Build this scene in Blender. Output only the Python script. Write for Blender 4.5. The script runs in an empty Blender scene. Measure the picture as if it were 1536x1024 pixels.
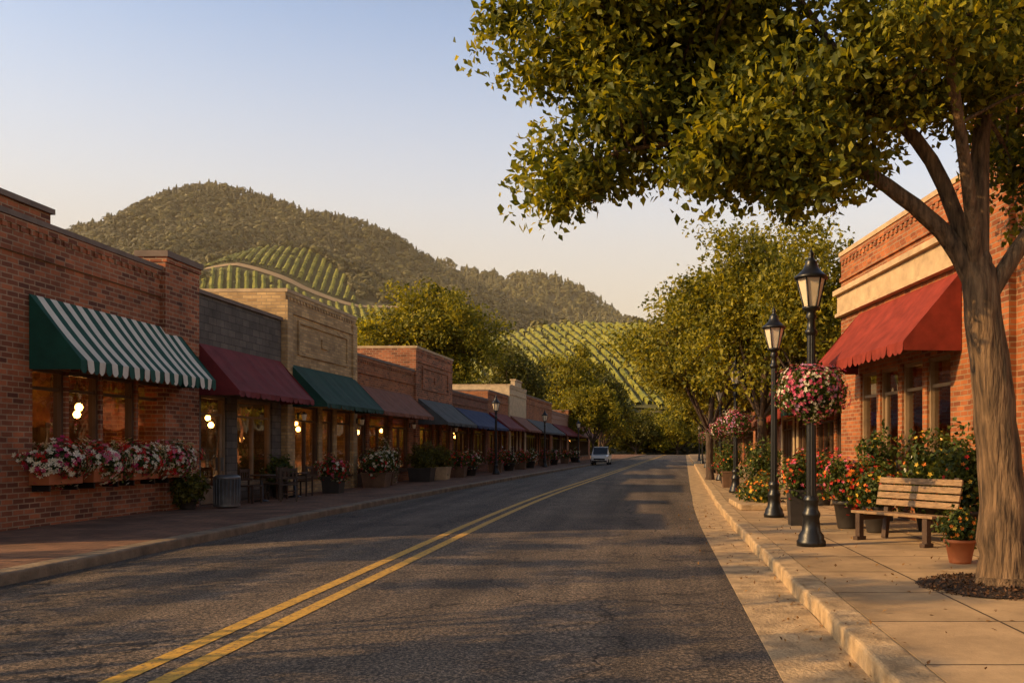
import bpy, math, random
import numpy as np
from mathutils import Vector, Matrix, Euler
R = random.Random(7)
NR = np.random.default_rng(7)
scene = bpy.context.scene
COL = scene.collection

# ------------------------------------------------------------------ materials
def newmat(name):
    m = bpy.data.materials.new(name); m.use_nodes = True
    nt = m.node_tree
    b = nt.nodes['Principled BSDF']
    return m, nt, b
def nd(nt, t, **kw):
    n = nt.nodes.new(t)
    for k, v in kw.items():
        if k in n.inputs.keys(): n.inputs[k].default_value = v
        else: setattr(n, k, v)
    return n
def c4(c): return (c[0], c[1], c[2], 1.0)
def ramp(nt, fac, stops):
    r = nt.nodes.new('ShaderNodeValToRGB')
    e = r.color_ramp.elements
    while len(e) < len(stops): e.new(0.5)
    for i, (p, c) in enumerate(stops):
        e[i].position = p; e[i].color = c4(c)
    nt.links.new(fac, r.inputs[0]); return r
def mixc(nt, fac, a, b, blend='MIX'):
    n = nt.nodes.new('ShaderNodeMix'); n.data_type = 'RGBA'; n.blend_type = blend
    for s, v in ((n.inputs[0], fac), (n.inputs[6], a), (n.inputs[7], b)):
        if isinstance(v, bpy.types.NodeSocket): nt.links.new(v, s)
        elif isinstance(v, (int, float)): s.default_value = v
        else: s.default_value = c4(v)
    return n.outputs[2]
def plain(name, col, rough=0.7, metal=0.0, var=0.25, scale=3.0, bump=0.0, bscale=40.0, emit=0.0, spec=0.4, stretch=None, bdist=0.02):
    m, nt, b = newmat(name)
    tc = nd(nt, 'ShaderNodeTexCoord')
    src = tc.outputs['Object']
    if stretch:
        mp = nd(nt, 'ShaderNodeMapping'); mp.inputs['Scale'].default_value = stretch
        nt.links.new(src, mp.inputs[0]); src = mp.outputs[0]
    n = nd(nt, 'ShaderNodeTexNoise', Scale=scale, Detail=6.0, Roughness=0.6)
    nt.links.new(src, n.inputs['Vector'])
    r = ramp(nt, n.outputs[0], [(0.3, [x*(1-var) for x in col]), (0.7, [min(1, x*(1+var)) for x in col])])
    nt.links.new(r.outputs[0], b.inputs['Base Color'])
    b.inputs['Roughness'].default_value = rough; b.inputs['Metallic'].default_value = metal
    b.inputs['Specular IOR Level'].default_value = spec
    if bump > 0:
        n2 = nd(nt, 'ShaderNodeTexNoise', Scale=bscale, Detail=5.0)
        nt.links.new(src, n2.inputs['Vector'])
        bp = nd(nt, 'ShaderNodeBump', Strength=bump, Distance=bdist)
        nt.links.new(n2.outputs[0], bp.inputs['Height']); nt.links.new(bp.outputs[0], b.inputs['Normal'])
    if emit > 0:
        b.inputs['Emission Color'].default_value = c4(col); b.inputs['Emission Strength'].default_value = emit
    return m
def brick(name, c1, c2, mortar, bw=0.24, rh=0.08, ms=0.012, bump=0.6, floor=False, off=0.5, rough=0.85, blotch=0.35):
    m, nt, b = newmat(name)
    tc = nd(nt, 'ShaderNodeTexCoord'); sp = nd(nt, 'ShaderNodeSeparateXYZ')
    nt.links.new(tc.outputs['Object'], sp.inputs[0])
    cb = nd(nt, 'ShaderNodeCombineXYZ')
    if floor:
        nt.links.new(sp.outputs[0], cb.inputs[0]); nt.links.new(sp.outputs[1], cb.inputs[1])
    else:
        ad = nd(nt, 'ShaderNodeMath', operation='ADD')
        nt.links.new(sp.outputs[0], ad.inputs[0]); nt.links.new(sp.outputs[1], ad.inputs[1])
        nt.links.new(ad.outputs[0], cb.inputs[0]); nt.links.new(sp.outputs[2], cb.inputs[1])
    wn = nd(nt, 'ShaderNodeTexNoise', Scale=6.0, Detail=2.0)
    nt.links.new(tc.outputs['Object'], wn.inputs['Vector'])
    va = nd(nt, 'ShaderNodeVectorMath', operation='SCALE'); va.inputs['Scale'].default_value = 0.014
    nt.links.new(wn.outputs['Color'], va.inputs[0])
    vb = nd(nt, 'ShaderNodeVectorMath', operation='ADD')
    nt.links.new(cb.outputs[0], vb.inputs[0]); nt.links.new(va.outputs[0], vb.inputs[1])
    bt = nd(nt, 'ShaderNodeTexBrick'); bt.offset = off
    nt.links.new(vb.outputs[0], bt.inputs['Vector'])
    bt.inputs['Color1'].default_value = c4(c1); bt.inputs['Color2'].default_value = c4(c2)
    bt.inputs['Mortar'].default_value = c4(mortar)
    bt.inputs['Scale'].default_value = 1.0; bt.inputs['Mortar Size'].default_value = ms
    bt.inputs['Mortar Smooth'].default_value = 0.2; bt.inputs['Bias'].default_value = 0.0
    bt.inputs['Brick Width'].default_value = bw; bt.inputs['Row Height'].default_value = rh
    n = nd(nt, 'ShaderNodeTexNoise', Scale=0.9, Detail=8.0, Roughness=0.7)
    nt.links.new(tc.outputs['Object'], n.inputs['Vector'])
    r = ramp(nt, n.outputs[0], [(0.3, (1-blotch,)*3), (0.7, (1+blotch*0.6,)*3)])
    o = mixc(nt, 1.0, bt.outputs['Color'], r.outputs[0], 'MULTIPLY')
    nt.links.new(o, b.inputs['Base Color'])
    b.inputs['Roughness'].default_value = rough; b.inputs['Specular IOR Level'].default_value = 0.25
    inv = nd(nt, 'ShaderNodeMath', operation='SUBTRACT'); inv.inputs[0].default_value = 1.0
    nt.links.new(bt.outputs['Fac'], inv.inputs[1])
    n3 = nd(nt, 'ShaderNodeTexNoise', Scale=60.0, Detail=4.0); nt.links.new(tc.outputs['Object'], n3.inputs['Vector'])
    ad2 = nd(nt, 'ShaderNodeMath', operation='MULTIPLY_ADD'); ad2.inputs[1].default_value = 0.35
    nt.links.new(n3.outputs[0], ad2.inputs[0]); nt.links.new(inv.outputs[0], ad2.inputs[2])
    bp = nd(nt, 'ShaderNodeBump', Strength=bump, Distance=0.018)
    nt.links.new(ad2.outputs[0], bp.inputs['Height']); nt.links.new(bp.outputs[0], b.inputs['Normal'])
    return m
def leafmat(name, dark, mid, light, trans=0.35, noise_scale=0.35, rw=0.55):
    m, nt, b = newmat(name)
    g = nd(nt, 'ShaderNodeNewGeometry')
    tc = nd(nt, 'ShaderNodeTexCoord')
    n = nd(nt, 'ShaderNodeTexNoise', Scale=noise_scale, Detail=4.0); nt.links.new(tc.outputs['Object'], n.inputs['Vector'])
    ml = nd(nt, 'ShaderNodeMath', operation='MULTIPLY_ADD'); ml.inputs[1].default_value = rw
    nt.links.new(g.outputs['Random Per Island'], ml.inputs[0])
    m2 = nd(nt, 'ShaderNodeMath', operation='MULTIPLY'); m2.inputs[1].default_value = 1.1-rw
    nt.links.new(n.outputs[0], m2.inputs[0]); nt.links.new(m2.outputs[0], ml.inputs[2])
    r = ramp(nt, ml.outputs[0], [(0.2, dark), (0.5, mid), (0.85, light)])
    nt.links.new(r.outputs[0], b.inputs['Base Color'])
    b.inputs['Roughness'].default_value = 0.55; b.inputs['Specular IOR Level'].default_value = 0.3
    if trans > 0:
        t = nd(nt, 'ShaderNodeBsdfTranslucent')
        tint = mixc(nt, 1.0, r.outputs[0], (1.8, 1.55, 0.5), 'MULTIPLY')
        nt.links.new(tint, t.inputs[0])
        mx = nd(nt, 'ShaderNodeMixShader'); mx.inputs[0].default_value = trans
        nt.links.new(b.outputs[0], mx.inputs[1]); nt.links.new(t.outputs[0], mx.inputs[2])
        nt.links.new(mx.outputs[0], nt.nodes['Material Output'].inputs[0])
    return m
def petal(name, col):
    return leafmat(name, [x*0.7 for x in col], col, [min(1, x*1.2) for x in col], trans=0.2, noise_scale=4.0)

M_BRICK = brick('brick_red_brown', (0.46, 0.145, 0.06), (0.13, 0.045, 0.026), (0.37, 0.235, 0.14), bw=0.29, rh=0.1, ms=.013, blotch=.45)
M_BRICKR = brick('brick_orange', (0.44, 0.14, 0.045), (0.20, 0.058, 0.024), (0.31, 0.195, 0.11), bw=0.27, rh=0.09, blotch=.4)
M_BRICKD = brick('brick_dark', (0.29, 0.10, 0.052), (0.13, 0.045, 0.028), (0.2, 0.135, 0.09))
M_TAN = brick('brick_tan', (0.62, 0.40, 0.18), (0.35, 0.215, 0.10), (0.37, 0.26, 0.15), rh=0.1, bw=0.3, blotch=.4)
M_BLOCK = brick('block_grey', (0.175, 0.14, 0.11), (0.105, 0.088, 0.072), (0.07, 0.058, 0.048), bw=0.42, rh=0.2, ms=0.01, blotch=.45)
M_STUCCO = plain('stucco_cream', (0.50, 0.37, 0.22), 0.9, bump=0.3)
M_STUCCO2 = plain('stucco_rose', (0.33, 0.18, 0.12), 0.9, bump=0.3)
M_STONE = plain('stone_trim', (0.46, 0.32, 0.18), 0.85, bump=0.4, var=0.25)
M_COPE = plain('coping_dark', (0.17, 0.12, 0.09), 0.8, bump=0.3)
M_ROOF = plain('roof_membrane', (0.10, 0.09, 0.085), 0.9)
M_FRAME = plain('frame_dark_wood', (0.085, 0.045, 0.024), 0.5)
M_FRAMET = plain('frame_tan', (0.24, 0.155, 0.085), 0.6)
M_INT = plain('interior_wall', (0.44, 0.22, 0.085), 0.8, scale=1.6, var=0.7)
M_INTF = plain('interior_floor', (0.12, 0.07, 0.035), 0.5)
M_BULB = plain('lamp_bulb', (1.0, 0.47, 0.12), 0.5, emit=26.0, var=0.0)
M_BLACK = plain('black_iron', (0.012, 0.012, 0.013), 0.38, metal=0.3, var=0.3, bump=0.1, spec=0.6)
M_LGLASS = plain('lantern_glass', (0.66, 0.54, 0.38), 0.35, var=0.15, emit=0.03)
M_WOOD = plain('bench_wood', (0.27, 0.165, 0.085), 0.6, var=0.5, scale=4, stretch=(2, 14, 14), bump=0.3)
M_WOODD = plain('dark_wood', (0.06, 0.033, 0.02), 0.55, var=0.4, bump=0.2)
M_WOODP = plain('planter_wood', (0.14, 0.075, 0.04), 0.7, var=0.4, bump=0.3)
M_TERRA = plain('terracotta', (0.40, 0.12, 0.04), 0.7, var=0.2, bump=0.15)
M_POTD = plain('pot_dark', (0.035, 0.028, 0.024), 0.55, var=0.3)
M_SOIL = plain('soil', (0.025, 0.014, 0.008), 0.95, bump=0.8)
M_METAL = plain('galvanised', (0.15, 0.145, 0.14), 0.45, metal=0.5, var=0.3)
M_BARK = plain('bark', (0.13, 0.078, 0.04), 0.9, var=0.8, scale=8, stretch=(2.2, 2.2, 0.32), bump=1.0, bscale=11, bdist=0.07)
M_BARKD = plain('bark_dark', (0.08, 0.05, 0.033), 0.9, var=0.5, scale=9, stretch=(1, 1, 0.25), bump=0.8, bscale=26)
M_A_GREEN = plain('awning_green', (0.008, 0.065, 0.042), 0.8, var=0.25, bump=0.15, bscale=5)
M_A_WHITE = plain('awning_white', (0.68, 0.61, 0.49), 0.8, var=0.12)
M_A_BURG = plain('awning_burgundy', (0.16, 0.02, 0.02), 0.8, var=0.25, bump=0.2, bscale=4)
M_A_DGREEN = plain('awning_dark_green', (0.009, 0.046, 0.03), 0.8, var=0.25, bump=0.2, bscale=4)
M_A_RUST = plain('awning_rust', (0.21, 0.075, 0.04), 0.8, var=0.25)
M_A_GREY = plain('awning_grey', (0.075, 0.078, 0.076), 0.8, var=0.25)
M_A_BLUE = plain('awning_blue', (0.018, 0.035, 0.10), 0.8, var=0.25)
M_A_RED = plain('awning_red', (0.21, 0.03, 0.018), 0.85, var=0.3, bump=0.3, bscale=3, spec=0.2)
M_LF_TREE = leafmat('leaf_maple', (0.025, 0.038, 0.005), (0.11, 0.125, 0.011), (0.38, 0.34, 0.026), 0.45, 0.6)
M_LF_TREE2 = leafmat('leaf_street', (0.03, 0.044, 0.006), (0.145, 0.14, 0.013), (0.38, 0.32, 0.026), 0.42, 0.55)
M_LF_DARK = leafmat('leaf_dark', (0.03, 0.036, 0.007), (0.085, 0.083, 0.013), (0.17, 0.15, 0.02), 0.3)
M_LF_SHRUB = leafmat('leaf_shrub', (0.014, 0.028, 0.008), (0.045, 0.07, 0.014), (0.14, 0.16, 0.025), 0.3, 2.0)
M_FOREST = leafmat('forest_foliage_hazy', (0.065, 0.058, 0.022), (0.10, 0.085, 0.029), (0.155, 0.125, 0.04), 0.0, 0.05, rw=.12)  # distance haze put into the leaf colour: paler and warmer
M_FORESTG = leafmat('forest_foliage_light_hazy', (0.10, 0.086, 0.026), (0.15, 0.125, 0.033), (0.21, 0.17, 0.042), 0.0, 0.05, rw=.12)  # lighter trees, with haze mixed into their colour as well
M_VINE = leafmat('vine_foliage_sunlit', (0.16, 0.17, 0.025), (0.23, 0.22, 0.03), (0.30, 0.27, 0.04), 0.0, 0.05)  # sunlit brightness of the rows put into the vine colour
P_WHITE = petal('petal_white', (0.75, 0.70, 0.56)); P_RED = petal('petal_red', (0.50, 0.018, 0.015))
P_PINK = petal('petal_pink', (0.62, 0.13, 0.22)); P_MAG = petal('petal_magenta', (0.45, 0.03, 0.12))
P_ORG = petal('petal_orange', (0.65, 0.17, 0.015)); P_YEL = petal('petal_yellow', (0.65, 0.42, 0.045)); P_LILAC = petal('petal_lilac', (0.48, 0.25, 0.42))

def make_glass():
    m = bpy.data.materials.new('window_glass'); m.use_nodes = True
    nt = m.node_tree; nt.nodes.clear()
    out = nd(nt, 'ShaderNodeOutputMaterial'); tr = nd(nt, 'ShaderNodeBsdfTransparent'); tr.inputs[0].default_value = (0.92, 0.82, 0.66, 1)
    gl = nd(nt, 'ShaderNodeBsdfGlossy'); gl.inputs['Roughness'].default_value = 0.02
    tc = nd(nt, 'ShaderNodeTexCoord'); n = nd(nt, 'ShaderNodeTexNoise', Scale=1.6, Detail=1.0)
    nt.links.new(tc.outputs['Object'], n.inputs['Vector'])
    bp = nd(nt, 'ShaderNodeBump', Strength=0.3, Distance=0.025); nt.links.new(n.outputs[0], bp.inputs['Height'])
    nt.links.new(bp.outputs[0], gl.inputs['Normal'])
    fr = nd(nt, 'ShaderNodeFresnel', IOR=2.0)
    ad = nd(nt, 'ShaderNodeMath', operation='ADD'); ad.use_clamp = True; ad.inputs[1].default_value = 0.2
    nt.links.new(fr.outputs[0], ad.inputs[0])
    mx = nd(nt, 'ShaderNodeMixShader'); nt.links.new(ad.outputs[0], mx.inputs[0])
    nt.links.new(tr.outputs[0], mx.inputs[1]); nt.links.new(gl.outputs[0], mx.inputs[2]); nt.links.new(mx.outputs[0], out.inputs[0])
    return m
M_GLASS = make_glass()

# ------------------------------------------------------------------ mesh builder
class MB:
    def __init__(s): s.v = []; s.f = []; s.m = []; s.mats = []; s.sm = []
    def mi(s, mat):
        if mat not in s.mats: s.mats.append(mat)
        return s.mats.index(mat)
    def poly(s, pts, mat, smooth=False):
        i = len(s.v); s.v += [tuple(p) for p in pts]; s.f.append(tuple(range(i, i+len(pts)))); s.m.append(s.mi(mat)); s.sm.append(smooth)
    def box(s, x0, x1, y0, y1, z0, z1, mat, T=None):
        p = [(x0,y0,z0),(x1,y0,z0),(x1,y1,z0),(x0,y1,z0),(x0,y0,z1),(x1,y0,z1),(x1,y1,z1),(x0,y1,z1)]
        if T is not None: p = [tuple(T @ Vector(q)) for q in p]
        i = len(s.v); s.v += p; k = s.mi(mat)
        for f in ((0,3,2,1),(4,5,6,7),(0,1,5,4),(1,2,6,5),(2,3,7,6),(3,0,4,7)):
            s.f.append(tuple(i+a for a in f)); s.m.append(k); s.sm.append(False)
    def lathe(s, cx, cy, prof, mat, n=16, a0=0.0, smooth=True, flute=0.0):
        i = len(s.v); k = s.mi(mat)
        for r, z in prof:
            for j in range(n):
                a = a0 + 2*math.pi*j/n; rr = r*(1-flute*(j % 2))
                s.v.append((cx+rr*math.cos(a), cy+rr*math.sin(a), z))
        for q in range(len(prof)-1):
            for j in range(n):
                j2 = (j+1) % n
                s.f.append((i+q*n+j, i+q*n+j2, i+(q+1)*n+j2, i+(q+1)*n+j)); s.m.append(k); s.sm.append(smooth)
    def tube(s, pts, rad, mat, n=8, wob=0.0):
        pts = [Vector(p) for p in pts]; i = len(s.v); k = s.mi(mat); L = len(pts)
        for q in range(L):
            d = (pts[min(q+1, L-1)]-pts[max(q-1, 0)]).normalized()
            u = d.cross(Vector((0, 1, 0.13))); u.normalize(); w = d.cross(u)
            for j in range(n):
                a = 2*math.pi*j/n; r = rad[q]*(1+wob*math.sin(3*a+q*0.3)+wob*0.6*math.sin(5*a-q*.2))
                p = pts[q]+u*math.cos(a)*r+w*math.sin(a)*r; s.v.append(tuple(p))
        for q in range(L-1):
            for j in range(n):
                j2 = (j+1) % n
                s.f.append((i+q*n+j, i+q*n+j2, i+(q+1)*n+j2, i+(q+1)*n+j)); s.m.append(k); s.sm.append(True)
        s.f.append(tuple(i+(L-1)*n+j for j in range(n))); s.m.append(k); s.sm.append(False)
    def obj(s, name, parent=None, bevel=0.0):
        me = bpy.data.meshes.new(name); me.from_pydata(s.v, [], s.f)
        for m in s.mats: me.materials.append(m)
        me.polygons.foreach_set('material_index', s.m); me.polygons.foreach_set('use_smooth', s.sm)
        me.update()
        o = bpy.data.objects.new(name, me); COL.objects.link(o)
        if parent is not None: o.parent = parent
        if bevel > 0:
            b = o.modifiers.new('bevel', 'BEVEL'); b.width = bevel; b.segments = 2; b.limit_method = 'ANGLE'
        return o
def empty(name, loc=(0, 0, 0), rot=0.0):
    e = bpy.data.objects.new(name, None); COL.objects.link(e); e.location = loc; e.rotation_euler = (0, 0, rot); e.empty_display_size = 0.3
    return e
def arr_obj(name, V, F, mats, midx=None, parent=None, smooth=False):
    me = bpy.data.meshes.new(name); k = F.shape[1]
    me.vertices.add(len(V)); me.vertices.foreach_set('co', np.ascontiguousarray(V, dtype=np.float32).ravel())
    me.loops.add(F.size); me.loops.foreach_set('vertex_index', np.ascontiguousarray(F, dtype=np.int32).ravel())
    me.polygons.add(len(F)); me.polygons.foreach_set('loop_start', np.arange(0, F.size, k, dtype=np.int32))
    me.polygons.foreach_set('loop_total', np.full(len(F), k, dtype=np.int32))
    for m in mats: me.materials.append(m)
    if midx is not None: me.polygons.foreach_set('material_index', np.asarray(midx, dtype=np.int32))
    me.polygons.foreach_set('use_smooth', np.full(len(F), smooth, dtype=bool))
    me.update(calc_edges=True); me.validate()
    o = bpy.data.objects.new(name, me); COL.objects.link(o)
    if parent is not None: o.parent = parent
    return o
def unit(a): return a/np.maximum(1e-9, np.linalg.norm(a, axis=1, keepdims=True))
def leaf_arrays(C, L, nrm=None, wid=0.3, droop=0.35, nj=0.7):
    n = len(C); t = unit(NR.normal(size=(n, 3)) + np.array([0, 0, -droop]))
    nn = NR.normal(size=(n, 3))*nj
    nn = nn + (nrm if nrm is not None else np.array([0, 0, 0.8]))
    nn = nn-(nn*t).sum(1, keepdims=True)*t; nn = unit(nn); sd = np.cross(nn, t)
    L = np.asarray(L).reshape(-1, 1); w = L*wid
    v = np.stack([C, C+t*L*0.42+sd*w+nn*w*0.35, C+t*L, C+t*L*0.42-sd*w+nn*w*0.35], 1).reshape(-1, 3)
    f = np.arange(4*n).reshape(-1, 4)
    return v, f

# ------------------------------------------------------------------ plants
def bush(name, center, rad, nleaf, leaf, nflow=0, flow=0.045, pals=(), leafm=None, parent=None, loc_noise=0.25, shape_pow=0.5):
    c = np.array(center); rad = np.array(rad); leafm = leafm or M_LF_SHRUB
    ph = NR.random(3)*6
    def lobf(d): return 1+loc_noise*np.sin(d[:, 0:1]*5+ph[0])*np.cos(d[:, 2:3]*6+ph[1])+0.6*loc_noise*np.sin(d[:, 1:2]*9+ph[2])
    d = unit(NR.normal(size=(nleaf, 3)))
    P = c+d*rad*lobf(d)*NR.random((nleaf, 1))**shape_pow
    V, F = leaf_arrays(P, leaf*NR.uniform(0.7, 1.3, nleaf), nrm=d+np.array([0, 0, 0.4]), wid=0.36)
    mats = [leafm]; mid = np.zeros(len(F), int)
    if nflow:
        d = unit(NR.normal(size=(nflow, 3)) + np.array([0, 0, 0.25]))
        P = c+d*rad*lobf(d)*NR.uniform(0.88, 1.12, (nflow, 1))
        k = (np.floor(2.2*np.sin(P[:, 0]*6.1+ph[0])+2.2*np.sin(P[:, 1]*5.3+ph[1])+NR.random(nflow)*1.3).astype(int)) % len(pals)
        petals = 5
        t0 = unit(np.cross(d, NR.normal(size=(nflow, 3)))); b0 = np.cross(d, t0)
        s = flow*NR.uniform(0.6, 1.2, (nflow, 1)); vs = []
        for j in range(petals):
            a = 2*math.pi*j/petals; a1 = a-0.5; a2 = a+0.5
            vs.append(np.stack([P, P+(t0*math.cos(a1)+b0*math.sin(a1))*s*0.6+d*s*0.15, P+(t0*math.cos(a)+b0*math.sin(a))*s+d*s*0.25, P+(t0*math.cos(a2)+b0*math.sin(a2))*s*0.6+d*s*0.15], 1))
        W = np.stack(vs, 1).reshape(-1, 3)
        F2 = np.arange(len(W)).reshape(-1, 4)+len(V)
        V = np.concatenate([V, W]); F = np.concatenate([F, F2]); mid = np.concatenate([mid, 1+np.repeat(k, petals)])
        mats = mats+list(pals)
    return arr_obj(name, V, F, mats, mid, parent)

def finish_tree(name, limbs, centers, cl_r, lpc, leaf, lmat, bmat, squash=0.75):
    e = empty(name, (0, 0, 0)); mb = MB()
    nodes = []
    for pts, rad in limbs:
        P = [Vector(p) for p in pts]; out = []; ro = []
        for i in range(len(P)-1):
            p0 = P[max(i-1, 0)]; p1 = P[i]; p2 = P[i+1]; p3 = P[min(i+2, len(P)-1)]
            for s in range(5):
                t = s/5
                q = 0.5*((2*p1)+(p2-p0)*t+(2*p0-5*p1+4*p2-p3)*t*t+(3*p1-p0-3*p2+p3)*t**3)
                r = rad[i]*(1-t)+rad[i+1]*t
                jj = Vector((R.uniform(-1, 1), R.uniform(-1, 1), R.uniform(-.5, .5)))*r*0.09
                out.append(q+jj); ro.append(r)
        out.append(P[-1]); ro.append(rad[-1])
        for q, r in zip(out, ro):
            if r < max(rad)*0.98 or len(out) < 3: nodes.append((q, r))
        mb.tube(out, ro, bmat, n=18 if max(rad) > 0.18 else 8, wob=0.04)
    nodes2 = [(q, r) for q, r in nodes if q.z > min(c[2] for c in centers)-1.5] or nodes
    nv = np.array([tuple(q) for q, r in nodes2])
    for c in centers:
        k = int(np.argmin(((nv-c)**2).sum(1))); q, r = nodes2[k]; c = Vector(c)
        mid = (q+c)*0.5+Vector((R.uniform(-.15, .15), R.uniform(-.15, .15), R.uniform(-.02, .2)))*(c-q).length*0.6
        rr = min(r*0.6, 0.012+0.012*(c-q).length); mb.tube([q, mid, c], [rr, rr*0.7, rr*0.3], bmat, n=5)
    mb.obj('trunk_and_limbs', e)
    C = np.array(centers); n = len(C)
    sz = NR.uniform(0.6, 1.3, n)*cl_r
    o_ = NR.normal(size=(n, lpc, 3)); o_ = o_/np.linalg.norm(o_, axis=2, keepdims=True)*(NR.random((n, lpc, 1))**0.5)
    o_[:, :, 2] *= squash
    ax = unit(NR.normal(size=(n, 3))*np.array([1, 1, .5])); st = NR.uniform(0.2, 1.0, (n, 1, 1))
    o_ = o_+ax[:, None]*(o_*ax[:, None]).sum(2, keepdims=True)*st
    P = (C[:, None]+o_*sz[:, None, None]).reshape(-1, 3)
    cen = C.mean(0); outw = unit(P-cen)*0.6+np.array([0, 0, 0.4])
    V, F = leaf_arrays(P, leaf*NR.uniform(0.55, 1.25, len(P)), nrm=outw)
    arr_obj('foliage', V, F, [lmat], None, e)
    return e
def crown_points(c, r, n, bottom=-0.75, pw=0.45):
    c = np.array(c); r = np.array(r); ph = NR.random(6)*6
    out = []
    while len(out) < n:
        d = unit(NR.normal(size=(1, 3)))[0]
        if d[2] < bottom: continue
        lob = 0.86+0.17*math.sin(4*d[0]+ph[0])*math.cos(3.5*d[1]+ph[1])+0.15*math.sin(5*d[2]+3*d[0]+ph[2])+0.09*math.sin(9*d[1]+ph[3])
        out.append(c+d*r*lob*(NR.random()**pw))
    return out
def tree(name, x, y, h, cr, tr=0.16, clear=2.4, ncl=110, lpc=110, leaf=0.17, cl_r=0.75, lmat=None, bmat=None, z0=0.1, cw=None):
    lmat = lmat or M_LF_TREE2; bmat = bmat or M_BARKD
    zr = (h-clear)/2; czv = clear+zr
    pts = crown_points((x, y, z0+czv), (cr, cr*(cw or 1.0), zr), ncl)
    lean = R.uniform(-.2, .2); top = Vector((x+lean, y, z0+clear+zr*1.1)); fork = Vector((x+lean*.4, y, z0+clear*0.95))
    limbs = [([(x, y, z0-0.1), (x+lean*.1, y, z0+0.35), (x+lean*.3, y, z0+clear*0.5), fork], [tr*1.6, tr*1.08, tr*0.95, tr*0.85]),
             ([fork, (fork+top)*0.5+Vector((0.2, 0, 0)), top], [tr*0.8, tr*0.5, tr*0.15])]
    for i in range(7):
        a = i*0.9+R.random(); rr = cr*R.uniform(0.5, 0.75); e1 = Vector((x+math.cos(a)*rr, y+math.sin(a)*rr, z0+czv+R.uniform(-.3, .5)*zr))
        mid = (fork+e1)*0.5+Vector((0, 0, -0.06*rr)); limbs.append(([fork, mid, e1], [tr*0.55, tr*0.32, tr*0.08]))
    return finish_tree(name, limbs, pts, cl_r, lpc, leaf, lmat, bmat)

# ------------------------------------------------------------------ street geometry
def off(y):
    if y < 15: return 0.0
    if y < 35: return 0.05*(y-15)**2/40
    return 0.05*(y-25)
def curbL(y): return -7.4+off(y)
def curbR(y): return 1.48+0.02*max(-5, min(y, 30))+off(y)
YS = [-30+2*i for i in range(0, 120)]
def strip(name, fl, fr, z, mat, ys=YS, parent=None, seg=1):
    V = []; F = []
    for y in ys:
        for k in range(seg+1):
            t = k/seg; V.append((fl(y)*(1-t)+fr(y)*t, y, z(y, t) if callable(z) else z))
    n = seg+1
    for i in range(len(ys)-1):
        for k in range(seg):
            a = i*n+k; F.append((a, a+1, a+n+1, a+n))
    return arr_obj(name, np.array(V), np.array(F), [mat], None, parent, True)
def asphalt():
    m, nt, b = newmat('asphalt')
    tc = nd(nt, 'ShaderNodeTexCoord')
    def noise(s, d=6.0, r=0.6, vec=None):
        n = nd(nt, 'ShaderNodeTexNoise', Scale=s, Detail=d, Roughness=r); nt.links.new(vec or tc.outputs['Object'], n.inputs['Vector']); return n.outputs[0]
    base = ramp(nt, noise(0.45, 8, .7), [(0.3, (0.050, 0.042, 0.037)), (0.7, (0.105, 0.086, 0.070))]).outputs[0]
    sp = ramp(nt, noise(34, 4, 0.9), [(0.38, (0.25,)*3), (0.5, (0.9,)*3), (0.6, (4.2, 3.7, 3.1))]).outputs[0]
    o = mixc(nt, 1.0, base, sp, 'MULTIPLY')
    mp = nd(nt, 'ShaderNodeMapping'); mp.inputs['Scale'].default_value = (1.4, 0.06, 1); nt.links.new(tc.outputs['Object'], mp.inputs[0])
    tr = ramp(nt, noise(1.0, 3, 0.5, mp.outputs[0]), [(0.35, (0.7,)*3), (0.65, (1.35,)*3)]).outputs[0]
    o = mixc(nt, 1.0, o, tr, 'MULTIPLY')
    wv = nd(nt, 'ShaderNodeTexNoise', Scale=1.2, Detail=5.0); nt.links.new(tc.outputs['Object'], wv.inputs['Vector'])
    vs = nd(nt, 'ShaderNodeVectorMath', operation='SCALE'); vs.inputs['Scale'].default_value = 1.6; nt.links.new(wv.outputs['Color'], vs.inputs[0])
    va = nd(nt, 'ShaderNodeVectorMath', operation='ADD'); nt.links.new(tc.outputs['Object'], va.inputs[0]); nt.links.new(vs.outputs[0], va.inputs[1])
    vo = nd(nt, 'ShaderNodeTexVoronoi', Scale=0.3); vo.feature = 'DISTANCE_TO_EDGE'; nt.links.new(va.outputs[0], vo.inputs['Vector'])
    cr = ramp(nt, vo.outputs['Distance'], [(0.0, (0.2,)*3), (0.01, (1,)*3)]).outputs[0]
    o = mixc(nt, 1.0, o, cr, 'MULTIPLY')
    nt.links.new(o, b.inputs['Base Color'])
    rr = ramp(nt, noise(30, 4), [(0.3, (0.6,)*3), (0.7, (0.9,)*3)]).outputs[0]; nt.links.new(rr, b.inputs['Roughness'])
    b.inputs['Specular IOR Level'].default_value = 0.25
    bp = nd(nt, 'ShaderNodeBump', Strength=0.8, Distance=0.03); nt.links.new(noise(38, 4, 0.8), bp.inputs['Height']); nt.links.new(bp.outputs[0], b.inputs['Normal'])
    return m
def worn_paint():
    m, nt, b = newmat('yellow_road_paint')
    tc = nd(nt, 'ShaderNodeTexCoord')
    n = nd(nt, 'ShaderNodeTexNoise', Scale=22.0, Detail=8.0, Roughness=0.75); nt.links.new(tc.outputs['Object'], n.inputs['Vector'])
    r = ramp(nt, n.outputs[0], [(0.38, (0.10, 0.07, 0.03)), (0.48, (0.54, 0.30, 0.028)), (0.8, (0.72, 0.41, 0.045))])
    nt.links.new(r.outputs[0], b.inputs['Base Color']); b.inputs['Roughness'].default_value = 0.7
    bp = nd(nt, 'ShaderNodeBump', Strength=0.5, Distance=0.01); nt.links.new(n.outputs[0], bp.inputs['Height']); nt.links.new(bp.outputs[0], b.inputs['Normal'])
    return m
M_ASPH = asphalt(); M_YEL = worn_paint()
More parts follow.
